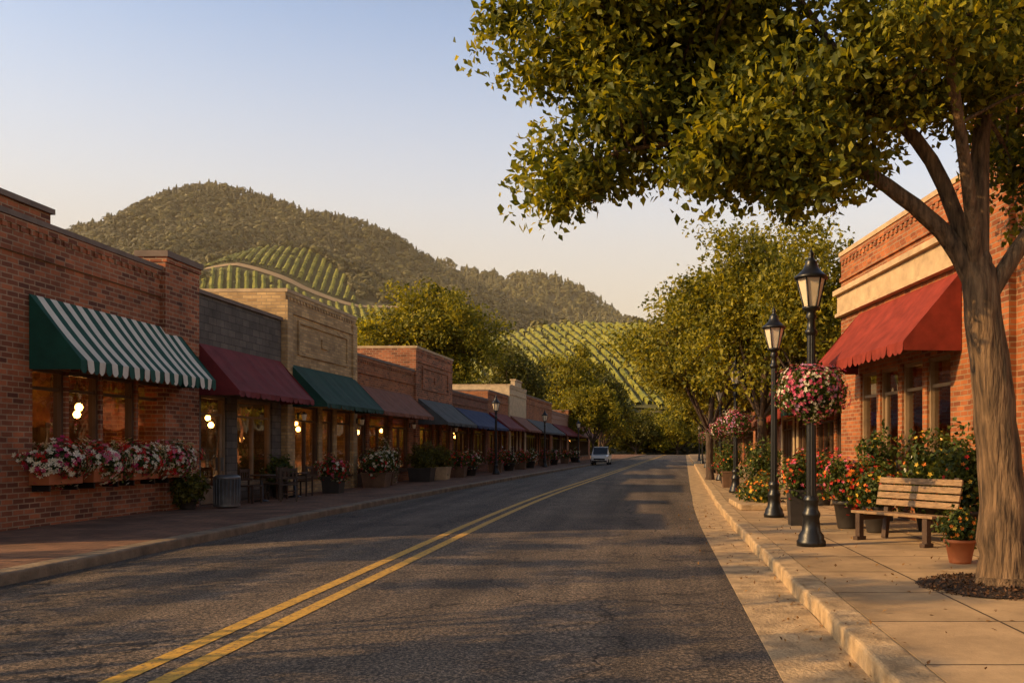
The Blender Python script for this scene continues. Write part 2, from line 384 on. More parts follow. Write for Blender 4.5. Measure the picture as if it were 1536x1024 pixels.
M_CONC = brick('sidewalk_concrete', (0.45, 0.305, 0.17), (0.38, 0.26, 0.145), (0.09, 0.06, 0.035), bw=1.5, rh=1.5, ms=0.014, floor=True, off=0.0, bump=0.7, blotch=0.45)
M_GUTTER = plain('gutter_concrete', (0.42, 0.29, 0.16), 0.85, var=0.45, scale=3.5, bump=0.8, bscale=30)
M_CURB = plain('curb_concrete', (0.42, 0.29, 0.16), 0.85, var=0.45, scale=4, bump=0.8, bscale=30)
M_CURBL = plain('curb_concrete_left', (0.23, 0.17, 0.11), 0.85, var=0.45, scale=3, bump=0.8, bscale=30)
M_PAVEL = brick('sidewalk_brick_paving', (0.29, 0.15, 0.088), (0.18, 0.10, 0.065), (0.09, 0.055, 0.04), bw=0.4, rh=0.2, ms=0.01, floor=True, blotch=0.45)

road = empty('road')
def cz(t): return 0.07*(1-(2*t-1)**2)
strip('asphalt_surface', lambda y: curbL(y)-0.02, lambda y: curbR(y)-0.62, lambda y, t: cz(t), M_ASPH, parent=road, seg=12)
def line(name, xa, xb):
    def zz(y, t):
        X = (xa*(1-t)+xb*t)+off(y); tt = (X-curbL(y))/(curbR(y)-0.62-curbL(y)); return cz(tt)+0.005
    return strip(name, lambda y: xa+off(y), lambda y: xb+off(y), zz, M_YEL, parent=road, seg=2)
line('yellow_line_a', -3.53, -3.38); line('yellow_line_b', -3.21, -3.06)
def slab(name, fl, fr, z0, z1, mat, ys=YS):
    V = []; F = []
    for y in ys: V += [(fl(y), y, z0), (fl(y), y, z1), (fr(y), y, z1), (fr(y), y, z0)]
    for i in range(len(ys)-1):
        a = i*4; F += [(a, a+4, a+5, a+1), (a+1, a+5, a+6, a+2), (a+2, a+6, a+7, a+3)]
    return arr_obj(name, np.array(V), np.array(F), [mat], None, None, False)
slab('gutter', lambda y: curbR(y)-0.62, lambda y: curbR(y), -0.1, 0.006, M_GUTTER)
jit = lambda y: 0.012*math.sin(y*1.7)+0.01*math.sin(y*3.1)
YF = [-30+0.5*i for i in range(0, 200)]+[70+2*i for i in range(0, 68)]
kr = slab('kerb', lambda y: curbR(y)+jit(y), lambda y: curbR(y)+0.3, -0.1, 0.168, M_CURB, YF)
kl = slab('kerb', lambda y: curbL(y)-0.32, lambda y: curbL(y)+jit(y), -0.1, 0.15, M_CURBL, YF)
for k in (kr, kl):
    b = k.modifiers.new('bevel', 'BEVEL'); b.width = 0.035; b.segments = 3; b.limit_method = 'ANGLE'
slab('sidewalk', lambda y: curbR(y)+0.3, lambda y: curbR(y)+14, -0.1, 0.16, M_CONC)
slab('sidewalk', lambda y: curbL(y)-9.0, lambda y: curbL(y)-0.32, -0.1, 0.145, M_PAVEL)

# ------------------------------------------------------------------ terrain
AX = np.array([-900, -620, -521, -450, -415, -379, -344, -314, -284, -249, -213, -184, -154, -124, -95, -36, 24, 142, 400, 900.])
AZ = np.array([120, 165, 188, 211, 221, 227, 229, 225, 213, 195, 177, 163, 149, 136, 124, 104, 90, 72, 50, 30.])
BX = np.array([-900, -300, -215, -170, -118, -74, -15, 30, 150, 400, 900.])
BZ = np.array([60, 190, 207, 200, 187, 172, 149, 134, 112, 70, 40.])
SX = np.array([-420, -340, -289, -257, -225, -202, -165, -142, -100, -60, -20.])
SZ = np.array([40, 112, 131, 139, 137, 130, 118, 108, 76, 40, 0.])
CX = np.array([-220, -130, -90, -61, -41, -24, -4, 30, 80, 160, 260.])
CZ = np.array([0, 30, 46, 53, 57, 58, 56, 52, 42, 30, 0.])
def TH(x, y):
    x = np.asarray(x, float); y = np.asarray(y, float)
    a = np.interp(x, AX, AZ)*np.where(y < 800, np.clip((y-420)/380, 0, 1)**1.05, np.clip(1-(y-800)/500, 0, 1)**0.9)
    b = np.interp(x, BX, BZ)*np.where(y < 1000, np.clip((y-700)/300, 0, 1), np.clip(1-(y-1000)/500, 0, 1))
    s = np.interp(x, SX, SZ)*np.where(y < 620, np.clip((y-430)/190, 0, 1)**0.8, np.clip(1-(y-620)/300, 0, 1))
    c = np.interp(x, CX, CZ)*np.where(y < 400, np.clip((y-260)/140, 0, 1)**0.8, np.clip(1-(y-400)/160, 0, 1))
    z = np.maximum(np.maximum(a, b), np.maximum(s, c))
    und = 5*np.sin(x/37+y/61)+4*np.sin(x/23-y/31)
    z = z+und*np.clip(z/60, 0, 1)*np.where(y < 420, .3, 1)
    z = z-10*np.clip(a/120, 0, 1)*(a > s)*np.clip((y-600)/80, 0, 1)*np.clip((800-y)/100, 0, 1)*(0.5+0.5*np.sin(x/28+1.5*np.sin(y/60)))
    return z-0.12
xs = np.concatenate([np.linspace(-3000, -760, 20), np.linspace(-750, 350, 150), np.linspace(360, 3000, 24)])
ys = np.concatenate([np.linspace(-600, 200, 20), np.linspace(210, 1100, 130), np.linspace(1150, 5000, 20)])
X, Y = np.meshgrid(xs, ys); Z = TH(X, Y); V = np.stack([X, Y, Z], 2).reshape(-1, 3)
nx = len(xs); I, J = np.meshgrid(np.arange(len(ys)-1), np.arange(nx-1), indexing='ij'); a = (I*nx+J).ravel()
M_GROUND = plain('grass_ground', (0.085, 0.072, 0.034), 0.95, var=0.4, scale=0.05)
arr_obj('terrain', V, np.stack([a, a+1, a+nx+1, a+nx], 1), [M_GROUND], None, None, True)

def inpoly(px, py, poly):
    inside = np.zeros(len(px), bool); n = len(poly)
    for i in range(n):
        x1, y1 = poly[i]; x2, y2 = poly[(i+1) % n]
        c = ((y1 > py) != (y2 > py)) & (px < (x2-x1)*(py-y1)/((y2-y1)+1e-12)+x1); inside ^= c
    return inside
VY1 = [(-288, 577), (-268, 577), (-210, 577), (-182, 580), (-195, 604), (-222, 617), (-250, 620), (-280, 608)]
VY2 = [(-262, 505), (-150, 505), (-128, 545), (-136, 592), (-165, 584), (-200, 569), (-270, 567)]
VY3 = [(-80, 285), (90, 285), (90, 404), (-72, 404)]
CLEAR = [VY1, VY2, VY3, [(-320, 562), (-130, 562), (-120, 600), (-178, 590), (-320, 580)], [(-262, 478), (-140, 478), (-140, 506), (-262, 506)], [(-85, 272), (95, 272), (95, 290), (-85, 290)]]
M_VSOIL = plain('vineyard_grass_shaded', (0.085, 0.08, 0.026), 0.95, var=0.3, scale=0.05)  # shade between the vine rows put into this darker floor colour
M_TRACK = plain('dirt_track', (0.36, 0.24, 0.13), 0.95)
def vineyard(name, poly, spacing, ang, step=3.0, wf=0.24, hh=2.2):
    e = empty(name); P = np.array(poly); x0, y0 = P.min(0); x1, y1 = P.max(0); cx, cy = P.mean(0); Rr = max(x1-x0, y1-y0)
    gx = np.arange(x0, x1+4, 4.0); gy = np.arange(y0, y1+4, 4.0); GX, GY = np.meshgrid(gx, gy); n = len(gx)
    V = np.stack([GX, GY, TH(GX, GY)+0.9], 2).reshape(-1, 3)
    I, J = np.meshgrid(np.arange(len(gy)-1), np.arange(n-1), indexing='ij'); a = (I*n+J).ravel(); F = np.stack([a, a+1, a+n+1, a+n], 1)
    cc = V[F].mean(1); F = F[inpoly(cc[:, 0], cc[:, 1], poly)]
    arr_obj('vineyard_floor', V, F, [M_VSOIL], None, e, True)
    d = np.array([math.cos(ang), math.sin(ang)]); nrm = np.array([-d[1], d[0]]); Vs = []; Fs = []; base = 0
    for k in np.arange(-Rr, Rr, spacing):
        t = np.arange(-Rr, Rr, step); px = cx+nrm[0]*k+d[0]*t; py = cy+nrm[1]*k+d[1]*t; ins = inpoly(px, py, poly)
        z = TH(px, py)+0.9
        for i in range(len(t)-1):
            if ins[i] and ins[i+1] and NR.random() > 0.02:
                w = spacing*wf; j = NR.uniform(-.35, .35, 6); h = hh+NR.uniform(-.4, .4, 2)
                a0 = np.array([px[i], py[i]]); a1 = np.array([px[i+1], py[i+1]])
                pts = []
                for q, (a_, zz) in enumerate(((a0, z[i]), (a1, z[i+1]))):
                    l = a_-nrm*(w+j[q]); r = a_+nrm*(w+j[q+2])
                    pts += [(l[0], l[1], zz-.5), (l[0], l[1], zz+h[q]*.7), (a_[0], a_[1], zz+h[q]), (r[0], r[1], zz+h[q]*.7), (r[0], r[1], zz-.5)]
                Vs += pts
                for q in range(4): Fs.append((base+q, base+q+1, base+q+6, base+q+5))
                base += 10
    arr_obj('vine_rows', np.array(Vs), np.array(Fs), [M_VINE], None, e)
vineyard('hillside_vineyard', VY1, 4.8, math.radians(99), wf=.25, hh=1.9)
vineyard('hillside_vineyard', VY2, 4.8, math.radians(113), wf=.25, hh=1.9)
vineyard('hillside_vineyard', VY3, 3.4, math.radians(107), wf=.25, hh=1.3)
def track(name, pts, w):
    V = []; A = []
    for i in range(len(pts)-1):
        for s in range(8):
            t = s/8; V.append((pts[i][0]*(1-t)+pts[i+1][0]*t, pts[i][1]*(1-t)+pts[i+1][1]*t))
    V.append(pts[-1])
    for (x, y) in V:
        A += [(x, y-w/2, float(TH(x, y-w/2))+1.4), (x, y+w/2, float(TH(x, y+w/2))+1.4)]
    F = [(2*i, 2*i+2, 2*i+3, 2*i+1) for i in range(len(V)-1)]
    arr_obj(name, np.array(A), np.array(F), [M_TRACK])
track('dirt_track', [(-312, 574), (-270, 572), (-215, 573), (-180, 577), (-150, 592), (-130, 600)], 4)
track('dirt_track', [(-318, 590), (-303, 600), (-296, 612)], 6)

def conifer_t():
    v = []; f = []
    for tier in range(5):
        z0 = 0.12+tier*0.17; z1 = z0+0.32; r = 0.2*(1-tier/5.6); m = 6; a0 = R.random()*6
        for j in range(m):
            a = a0+2*math.pi*j/m; a2 = a+2*math.pi/m*0.95; rr = r*R.uniform(0.6, 1.25); b = len(v)
            v += [(rr*math.cos(a), rr*math.sin(a), z0+R.uniform(-.05, .05)), (rr*math.cos(a2), rr*math.sin(a2), z0+R.uniform(-.05, .05)), (0, 0, min(1, z1))]; f.append((b, b+1, b+2))
    return np.array(v), np.array(f)
def round_t(n=56, s=0.2):
    v = []; f = []
    for i in range(n):
        d = Vector((R.gauss(0, 1), R.gauss(0, 1), R.gauss(0.25, 1))).normalized(); lob = 0.85+0.2*math.sin(4*d.x+2*d.z+i % 3)
        c = Vector((d.x*0.42*lob, d.y*0.42*lob, 0.52+d.z*0.42*lob)); u = d.cross(Vector((R.random(), R.random(), R.random()))).normalized(); w = d.cross(u)
        d2 = d*R.uniform(-.2, .2); b = len(v); v += [tuple(c+u*s*.6+d2*s), tuple(c-u*s*.4+w*s*.6-d2*s), tuple(c-u*s*.4-w*s*.6)]; f.append((b, b+1, b+2))
    return np.array(v), np.array(f)
CT = [conifer_t() for _ in range(3)]; RT = [round_t() for _ in range(4)]; RT2 = [round_t(420, 0.085) for _ in range(4)]
def forest(name, xr, yr, sp, smin, smax, conif, mats, templ=None, wide=1.0, light=0.25):
    n = int((xr[1]-xr[0])*(yr[1]-yr[0])/sp**2); x = NR.uniform(*xr, n); y = NR.uniform(*yr, n)
    keep = np.ones(n, bool)
    for p in CLEAR: keep &= ~inpoly(x, y, p)
    x = x[keep]; y = y[keep]; z = TH(x, y)-0.8; n = len(x)
    cn = NR.random(n) < (conif(x, y) if callable(conif) else conif)
    Vs = []; Fs = []; base = 0; mid = []
    tl = templ or RT
    groups = [(CT[i], cn & (np.arange(n) % 3 == i), 1) for i in range(3)] + [(tl[i], (~cn) & (np.arange(n) % 4 == i), 0) for i in range(4)]
    for (tv, tf), mk, isc in groups:
        k = mk.sum()
        if k == 0: continue
        s = NR.uniform(smin, smax, k)*(1.25 if isc else 1.0); a = NR.uniform(0, 6.28, k); wd = wide*NR.uniform(0.85, 1.2, k)
        c, sn = np.cos(a)[:, None], np.sin(a)[:, None]
        vx = (tv[None, :, 0]*c-tv[None, :, 1]*sn)*(s*wd)[:, None]+x[mk][:, None]; vy = (tv[None, :, 0]*sn+tv[None, :, 1]*c)*(s*wd)[:, None]+y[mk][:, None]
        vz = tv[None, :, 2]*s[:, None]+z[mk][:, None]
        V = np.stack([vx, vy, vz], 2).reshape(-1, 3); F = (tf[None]+(np.arange(k)*len(tv))[:, None, None]).reshape(-1, 3)+base
        m = np.repeat((NR.random(k) < light).astype(int) if not isc else np.zeros(k, int), len(tf)); mid.append(m)
        Vs.append(V); Fs.append(F); base += len(V)
    return arr_obj(name, np.concatenate(Vs), np.concatenate(Fs), mats, np.concatenate(mid))
forest('hill_forest', (-640, 120), (500, 812), 4.2, 6, 8.5, lambda x, y: np.where(y > 780, 0.5, 0.05), [M_FOREST, M_FORESTG], wide=1.3, light=.3)
forest('hill_forest', (-280, 170), (870, 1012), 5.5, 7, 11, 0.4, [M_FORESTG, M_FORESTG], wide=1.2)
forest('hill_forest', (-400, 160), (250, 520), 6.2, 5, 9, 0.05, [M_FORESTG, M_FOREST], wide=1.2)
forest('tree_belt', (-95, 90), (213, 258), 9.5, 9, 16, 0.0, [M_LF_TREE2, M_LF_DARK], RT2)

# thin evening haze lying in the valley in front of the hills (a real scattering volume)
hm = bpy.data.materials.new('valley_haze'); hm.use_nodes = True; hn = hm.node_tree; hn.nodes.clear()
ho = nd(hn, 'ShaderNodeOutputMaterial'); hv = nd(hn, 'ShaderNodeVolumeScatter', Density=0.00030, Anisotropy=0.0); hv.inputs['Color'].default_value = (1.0, 0.84, 0.58, 1)
hn.links.new(hv.outputs[0], ho.inputs['Volume'])
hb = MB(); hb.box(-1400, 900, 262, 1350, -6, 300, hm); hb.obj('haze')

# ------------------------------------------------------------------ buildings
def awning(parent, x0, x1, zt, zb, proj, mat, mat2=None, strips=None, val=0.22, side=None, wavy=True):
    mb = MB(); W = x1-x0; n = strips or max(8, int(W/0.3)); side = side or mat
    K = 5
    def sag(x): return 0.018*math.sin(x*4.1)+0.012*math.sin(x*9.3+1)
    for i in range(n):
        a = x0+W*i/n; b = x0+W*(i+1)/n; m = mat2 if (mat2 and i % 2) else mat
        for k in range(K):
            t0 = k/K; t1 = (k+1)/K
            def zz(t, x): return zt*(1-t)+zb*t-(0.05+sag(x))*math.sin(math.pi*t)
            mb.poly([(a, -proj*t0-0.01, zz(t0, a)), (a, -proj*t1-0.01, zz(t1, a)), (b, -proj*t1-0.01, zz(t1, b)), (b, -proj*t0-0.01, zz(t0, b))], m)
        q = 5; pts = [(a, -proj-0.01, zb), (b, -proj-0.01, zb)]
        for j in range(q+1):
            t = j/q; pts.append((b+(a-b)*t, -proj-0.01-0.02*math.sin(i*1.7), zb-val*(0.72+(0.28*math.sin(math.pi*t) if wavy else 0.28))))
        mb.poly(pts, m)
    for xx in (x0, x1):
        mb.poly([(xx, -0.01, zt), (xx, -0.01, zb-val*0.72), (xx, -proj-0.01, zb-val*0.72), (xx, -proj-0.01, zb)], side)
        mb.tube([(xx+(0.04 if xx == x0 else -0.04), -0.02, zb), (xx+(0.04 if xx == x0 else -0.04), -proj+0.03, zb)], [0.015, 0.015], M_BLACK, 6)
    mb.tube([(x0+0.05, -proj+0.03, zb-0.02), (x1-0.05, -proj+0.03, zb-0.02)], [0.018, 0.018], M_BLACK, 6)
    return mb.obj('awning', parent)
def storefront(name, origin, rot, W, H, D, wall, bays, awn=None, frame=None, cope=None, sill=0.65, head=2.95, lamps=2, step=None, endpier=None, band=None, detail=True, signband=None, panel=False):
    frame = frame or M_FRAME; cope = cope or M_COPE
    e = empty(name, origin, rot); w = MB(); T = 0.3
    x = 0.0
    for (a, b, kind) in bays:
        if a > x: w.box(x, a, 0, T, -0.1, head, wall)
        if kind == 'w': w.box(a, b, 0.0, T, -0.1, sill, wall)
        x = b
    if x < W: w.box(x, W, 0, T, -0.1, head, wall)
    w.box(0, W, 0, T, head, H, wall)
    w.box(0, 0.25, T, D, -0.1, H, wall); w.box(W-0.25, W, T, D, -0.1, H, wall); w.box(0.25, W-0.25, D-0.25, D, -0.1, H, wall)
    w.box(0.25, W-0.25, T, D-0.25, H-0.6, H-0.45, M_ROOF)
    if step: w.box(step[0], step[1], -0.003, T+0.003, H+0.10, H+step[2], wall)
    if endpier:
        w.box(endpier[0], endpier[1], -0.12, 0.5, -0.1, H+endpier[2], wall)
    if band:
        for (a, b) in band: w.box(a, b, -0.07, 0.0-0.002, 0.0, H-0.25, wall)
    if panel:
        a, b, z0, z1 = W*.16, W*.84, H-1.75, H-0.85
        for (p0, p1, q0, q1) in ((a, b, z1, z1+.1), (a, b, z0-.1, z0), (a-.1, a, z0-.1, z1+.1), (b, b+.1, z0-.1, z1+.1)): w.box(p0, p1, -.05, -.002, q0, q1, wall)
        w.box((a+b)/2-.25, (a+b)/2+.25, -.05, -.002, z0+.3, z1-.3, wall)
    w.obj('walls', e)
    t = MB(); p = 0.06
    t.box(-0.01, W+0.01, -p, T+0.05, H, H+0.1, cope); t.box(-0.01, 0.3, T+0.05, D, H, H+0.1, cope); t.box(W-0.3, W+0.01, T+0.05, D, H, H+0.1, cope)
    if step: t.box(step[0]-0.04, step[1]+0.04, -p-0.01, T+0.06, H+step[2], H+step[2]+0.1, cope)
    if endpier: t.box(endpier[0]-0.05, endpier[1]+0.05, -0.2, 0.58, H+endpier[2], H+endpier[2]+0.14, cope); t.box(endpier[0]-0.02, endpier[1]+0.02, -0.16, 0.54, H+endpier[2]-0.12, H+endpier[2], wall)
    t.obj('coping', e)
    if detail:
        c = MB(); c.box(0.02, W-0.02, -0.05, -0.002, H-0.62, H-0.52, wall); c.box(0.02, W-0.02, -0.035, -0.002, H-0.12, H-0.002, wall)
        xx = 0.1
        while xx < W-0.2: c.box(xx, xx+0.11, -0.03, -0.002, H-0.22, H-0.122, wall); xx += 0.24
        c.obj('corbelling', e)
    if signband: 
        s = MB(); s.box(signband[0], signband[1], -0.10, -0.002, signband[2], signband[3], M_STONE); s.box(signband[0]-0.05, signband[1]+0.05, -0.2, -0.002, signband[3], signband[3]+0.12, M_STONE)
        s.box(signband[0]-0.03, signband[1]+0.03, -0.15, -0.002, signband[2]-0.08, signband[2], M_STONE); s.obj('cornice', e)
    f = MB(); g = MB()
    for (a, b, kind) in bays:
        lo = sill if kind == 'w' else 0.16; fw = 0.07
        f.box(a, a+fw, 0.05, 0.2, lo, head, frame); f.box(b-fw, b, 0.05, 0.2, lo, head, frame)
        f.box(a+fw, b-fw, 0.05, 0.2, head-fw, head, frame); f.box(a+fw, b-fw, 0.05, 0.2, lo, lo+fw, frame)
        tz = lo+(head-lo)*(0.78 if kind == 'w' else 0.82)
        f.box(a+fw, b-fw, 0.08, 0.17, tz, tz+0.06, frame)
        if kind == 'w':
            f.box(a-0.05, b+0.05, -0.06, 0.048, lo-0.08, lo-0.002, frame)
            if b-a > 1.5:
                n = int(round((b-a)/1.1))
                for i in range(1, n): xx = a+(b-a)*i/n; f.box(xx-0.03, xx+0.03, 0.07, 0.18, lo+fw, tz, frame)
        else:
            f.box(a+fw, b-fw, 0.1, 0.15, lo+fw, lo+0.45, frame); f.box(a+fw, a+fw+0.1, 0.09, 0.16, lo+0.45, tz, frame); f.box(b-fw-0.1, b-fw, 0.09, 0.16, lo+0.45, tz, frame)
            f.box(b-fw-0.09, b-fw-0.06, 0.02, 0.088, 1.0, 1.35, M_METAL)
        g.poly([(a+fw, 0.125, lo+fw), (b-fw, 0.125, lo+fw), (b-fw, 0.125, head-fw), (a+fw, 0.125, head-fw)], M_GLASS)
    f.obj('window_frames', e); g.obj('glazing', e)
    r = MB(); r.box(0.26, W-0.26, 3.2, 3.3, 0, H-0.61, M_INT); r.box(0.26, W-0.26, 0.31, 3.19, 0.1, 0.14, M_INTF); r.box(0.26, W-0.26, 0.31, 3.19, 3.3, 3.36, M_INT)
    for i in range(int(W/1.3)):
        xx = 0.6+1.3*i+R.uniform(-.2, .3)
        if xx < W-1.2:
            hh = R.uniform(0.9, 2.2); r.box(xx, xx+R.uniform(.5, .9), 2.2+R.uniform(0, .3), 2.9, 0.15, hh, M_WOODD)
            r.box(xx+0.05, xx+0.35, 1.0, 1.35, 0.15, R.uniform(0.8, 1.1), M_WOODP)
    r.obj('interior', e)
    if lamps:
        l = MB()
        for i in range(lamps):
            xx = W*(i+0.6)/(lamps+0.2); yy = 1.2+0.7*(i % 2); zz = 2.5-0.12*(i % 3)
            l.tube([(xx, yy, 3.29), (xx, yy, zz+0.1)], [0.008, 0.008], M_BLACK, 5)
            l.lathe(xx, yy, [(0.01, zz-0.09), (0.06, zz-0.07), (0.085, zz), (0.06, zz+0.06), (0.02, zz+0.09)], M_BULB, 10)
            l.lathe(xx, yy, [(0.03, zz+0.14), (0.12, zz+0.10)], M_BLACK, 12)
        l.obj('pendant_lamps', e)
    if awn:
        awning(e, **awn)
    return e
def left(name, y0, y1, H, wall, bays, fo=0.0, **kw):
    X0 = -11.2+off(y0)+fo; X1 = -11.2+off(y1)+fo; L = math.hypot(X1-X0, y1-y0)
    rot = math.atan2(y1-y0, X1-X0)
    return storefront(name, (X0, y0, 0), rot, L-0.02, H, kw.pop('D', 11), wall, bays, **kw)
left('brick_shop_building', 13.0, 22.5, 5.72, M_BRICK,
     [(0.6, 2.6, 'w'), (3.55, 4.5, 'w'), (4.6, 5.6, 'w'), (5.7, 6.9, 'w'), (7.0, 8.1, 'w')],
     awn=dict(x0=3.45, x1=8.6, zt=4.42, zb=3.22, proj=0.95, mat=M_A_GREEN, mat2=M_A_WHITE, strips=27, val=0.25, side=M_A_GREEN),
     sill=1.25, head=3.1, lamps=9, step=(0, 4.05, 0.3), endpier=(7.9, 9.48, 0.32))
left('block_shop_building', 22.55, 27.6, 5.5, M_BLOCK, [(0.25, 1.6, 'd'), (2.2, 4.4, 'w')],
     awn=dict(x0=0.1, x1=4.95, zt=4.25, zb=3.05, proj=1.05, mat=M_A_BURG, val=0.16), frame=M_FRAMET, lamps=4, detail=False)
left('tan_brick_shop_building', 27.62, 33.7, 6.4, M_TAN, [(0.7, 2.6, 'w'), (2.9, 3.9, 'd'), (4.2, 5.6, 'w')], panel=True,
     awn=dict(x0=0.35, x1=5.8, zt=4.2, zb=3.0, proj=1.15, mat=M_A_DGREEN, val=0.16), lamps=4, fo=0.12, cope=M_STONE, band=[(0.0, 0.4), (5.65, 6.05)])
left('brick_shop_building', 33.72, 41.3, 5.1, M_BRICKR, [(0.5, 1.5, 'd'), (1.8, 4.2, 'w'), (4.6, 6.8, 'w')],
     awn=dict(x0=0.3, x1=7.0, zt=4.0, zb=3.0, proj=1.1, mat=M_A_RUST, val=0.16), lamps=5)
left('brick_shop_building', 41.32, 47.8, 6.2, M_BRICK, [(0.6, 2.8, 'w'), (3.1, 4.1, 'd'), (4.4, 6.0, 'w')], panel=True,
     awn=dict(x0=0.3, x1=6.2, zt=3.9, zb=2.8, proj=1.4, mat=M_A_GREY, val=0.16), lamps=4, cope=M_STONE, fo=0.1)
left('brick_shop_building', 47.82, 56.8, 4.6, M_BRICKD, [(0.6, 3.8, 'w'), (4.1, 5.1, 'd'), (5.4, 8.4, 'w')],
     awn=dict(x0=0.3, x1=8.7, zt=3.8, zb=2.8, proj=1.4, mat=M_A_BLUE, val=0.16), lamps=4)
left('brick_shop_building', 56.82, 63.3, 5.2, M_BRICKR, [(0.6, 2.8, 'w'), (3.1, 4.1, 'd'), (4.4, 6.0, 'w')],
     awn=dict(x0=0.3, x1=6.2, zt=3.9, zb=2.9, proj=1.3, mat=M_A_BURG, val=0.16), lamps=2)
left('stucco_shop_building', 63.32, 70.0, 6.0, M_STUCCO, [(0.6, 2.8, 'w'), (3.1, 4.1, 'd'), (4.4, 6.0, 'w')], step=(2.0, 4.6, 0.5),
     awn=dict(x0=0.3, x1=6.2, zt=3.9, zb=2.9, proj=1.3, mat=M_A_RUST, val=0.16), lamps=2, cope=M_STONE, fo=0.1)
left('brick_shop_building', 70.02, 84.0, 5.7, M_BRICKR, [(0.6, 5.8, 'w'), (6.1, 7.1, 'd'), (7.4, 13.0, 'w')],
     awn=dict(x0=0.3, x1=13.2, zt=3.9, zb=2.9, proj=1.4, mat=M_A_GREY, val=0.16), lamps=2)
left('stucco_shop_building', 84.02, 96.0, 5.0, M_STUCCO2, [(0.6, 5.8, 'w'), (6.1, 7.1, 'd'), (7.4, 11.0, 'w')],
     awn=dict(x0=0.3, x1=11.2, zt=3.9, zb=2.9, proj=1.4, mat=M_A_BURG, val=0.16), lamps=1)
left('brick_shop_building', 96.02, 118.0, 5.6, M_BRICK, [(0.6, 8.8, 'w'), (9.1, 10.1, 'd'), (10.4, 20.0, 'w')],
     awn=dict(x0=0.3, x1=20, zt=3.9, zb=2.9, proj=1.4, mat=M_A_RUST, val=0.16), lamps=1)
left('brick_shop_building', -30, -9, 5.0, M_BRICKD, [(1.0, 6.0, 'w'), (7.0, 8.0, 'd'), (9.4, 15.0, 'w')], lamps=0)

def vent(x, y, z):
    e = empty('roof_vent', (x, y, z)); m = MB(); m.lathe(0, 0, [(0.12, 0), (0.12, 0.55), (0.24, 0.56), (0.24, 0.72), (0.02, 0.85)], M_METAL, 12); m.box(-.2, .2, -.2, .2, -0.3, 0.05, M_ROOF); m.obj('cowl', e)
vent(-13.4, 31.5, 6.0); vent(-12.5, 45, 5.9); vent(-13, 52, 4.3); vent(-11.5, 73, 5.3)

def RX(y): return 7.27-0.107*y
yF, yN = 22.0, 6.5
ang = math.atan2(yN-yF, RX(yN)-RX(yF))
rb = storefront('brick_corner_building', (RX(yF), yF, 0), ang, 15.6, 6.25, 13, M_BRICKR,
    [(1.35, 2.35, 'w'), (2.55, 3.55, 'd'), (3.75, 4.75, 'w'), (4.95, 5.95, 'w'), (8.6, 11.0, 'w'), (11.4, 14.5, 'w')],
    awn=dict(x0=1.25, x1=6.4, zt=4.68, zb=3.45, proj=1.05, mat=M_A_RED, val=0.22, strips=20), sill=0.75, head=3.3, lamps=4, frame=M_FRAMET,
    signband=(0.0, 6.9, 4.86, 5.3), endpier=(6.95, 8.2, 1.3), cope=M_STONE)
def right(name, y0, y1, X0, H, wall, bays, **kw):
    X1 = X0+off(y1)-off(y0); L = math.hypot(X1-X0, y1-y0); a = math.atan2(y0-y1, X0-X1)
    return storefront(name, (X1, y1, 0), a, L-0.02, H, 11, wall, bays, **kw)
right('brick_shop_building', 22.6, 32, 5.9, 5.0, M_BRICKR, [(0.6, 3.8, 'w'), (4.1, 5.1, 'd'), (5.4, 8.8, 'w')], awn=dict(x0=0.3, x1=8.9, zt=3.9, zb=2.9, proj=1.2, mat=M_A_DGREEN), lamps=3)
right('stucco_shop_building', 32.02, 44, 6.3, 5.6, M_STUCCO, [(0.6, 4.8, 'w'), (5.1, 6.1, 'd'), (6.4, 11.0, 'w')], awn=dict(x0=0.3, x1=11.2, zt=3.9, zb=2.9, proj=1.2, mat=M_A_RED), lamps=3)
right('brick_shop_building', 44.02, 60, 6.9, 5.2, M_BRICKD, [(0.6, 6.8, 'w'), (7.1, 8.1, 'd'), (8.4, 14.0, 'w')], awn=dict(x0=0.3, x1=15, zt=3.9, zb=2.9, proj=1.2, mat=M_A_RUST), lamps=2)
right('brick_shop_building', 60.02, 84, 7.7, 5.5, M_BRICKR, [(0.6, 9.8, 'w'), (10.1, 11.1, 'd'), (11.4, 22.0, 'w')], awn=dict(x0=0.3, x1=22, zt=3.9, zb=2.9, proj=1.2, mat=M_A_GREY), lamps=2)

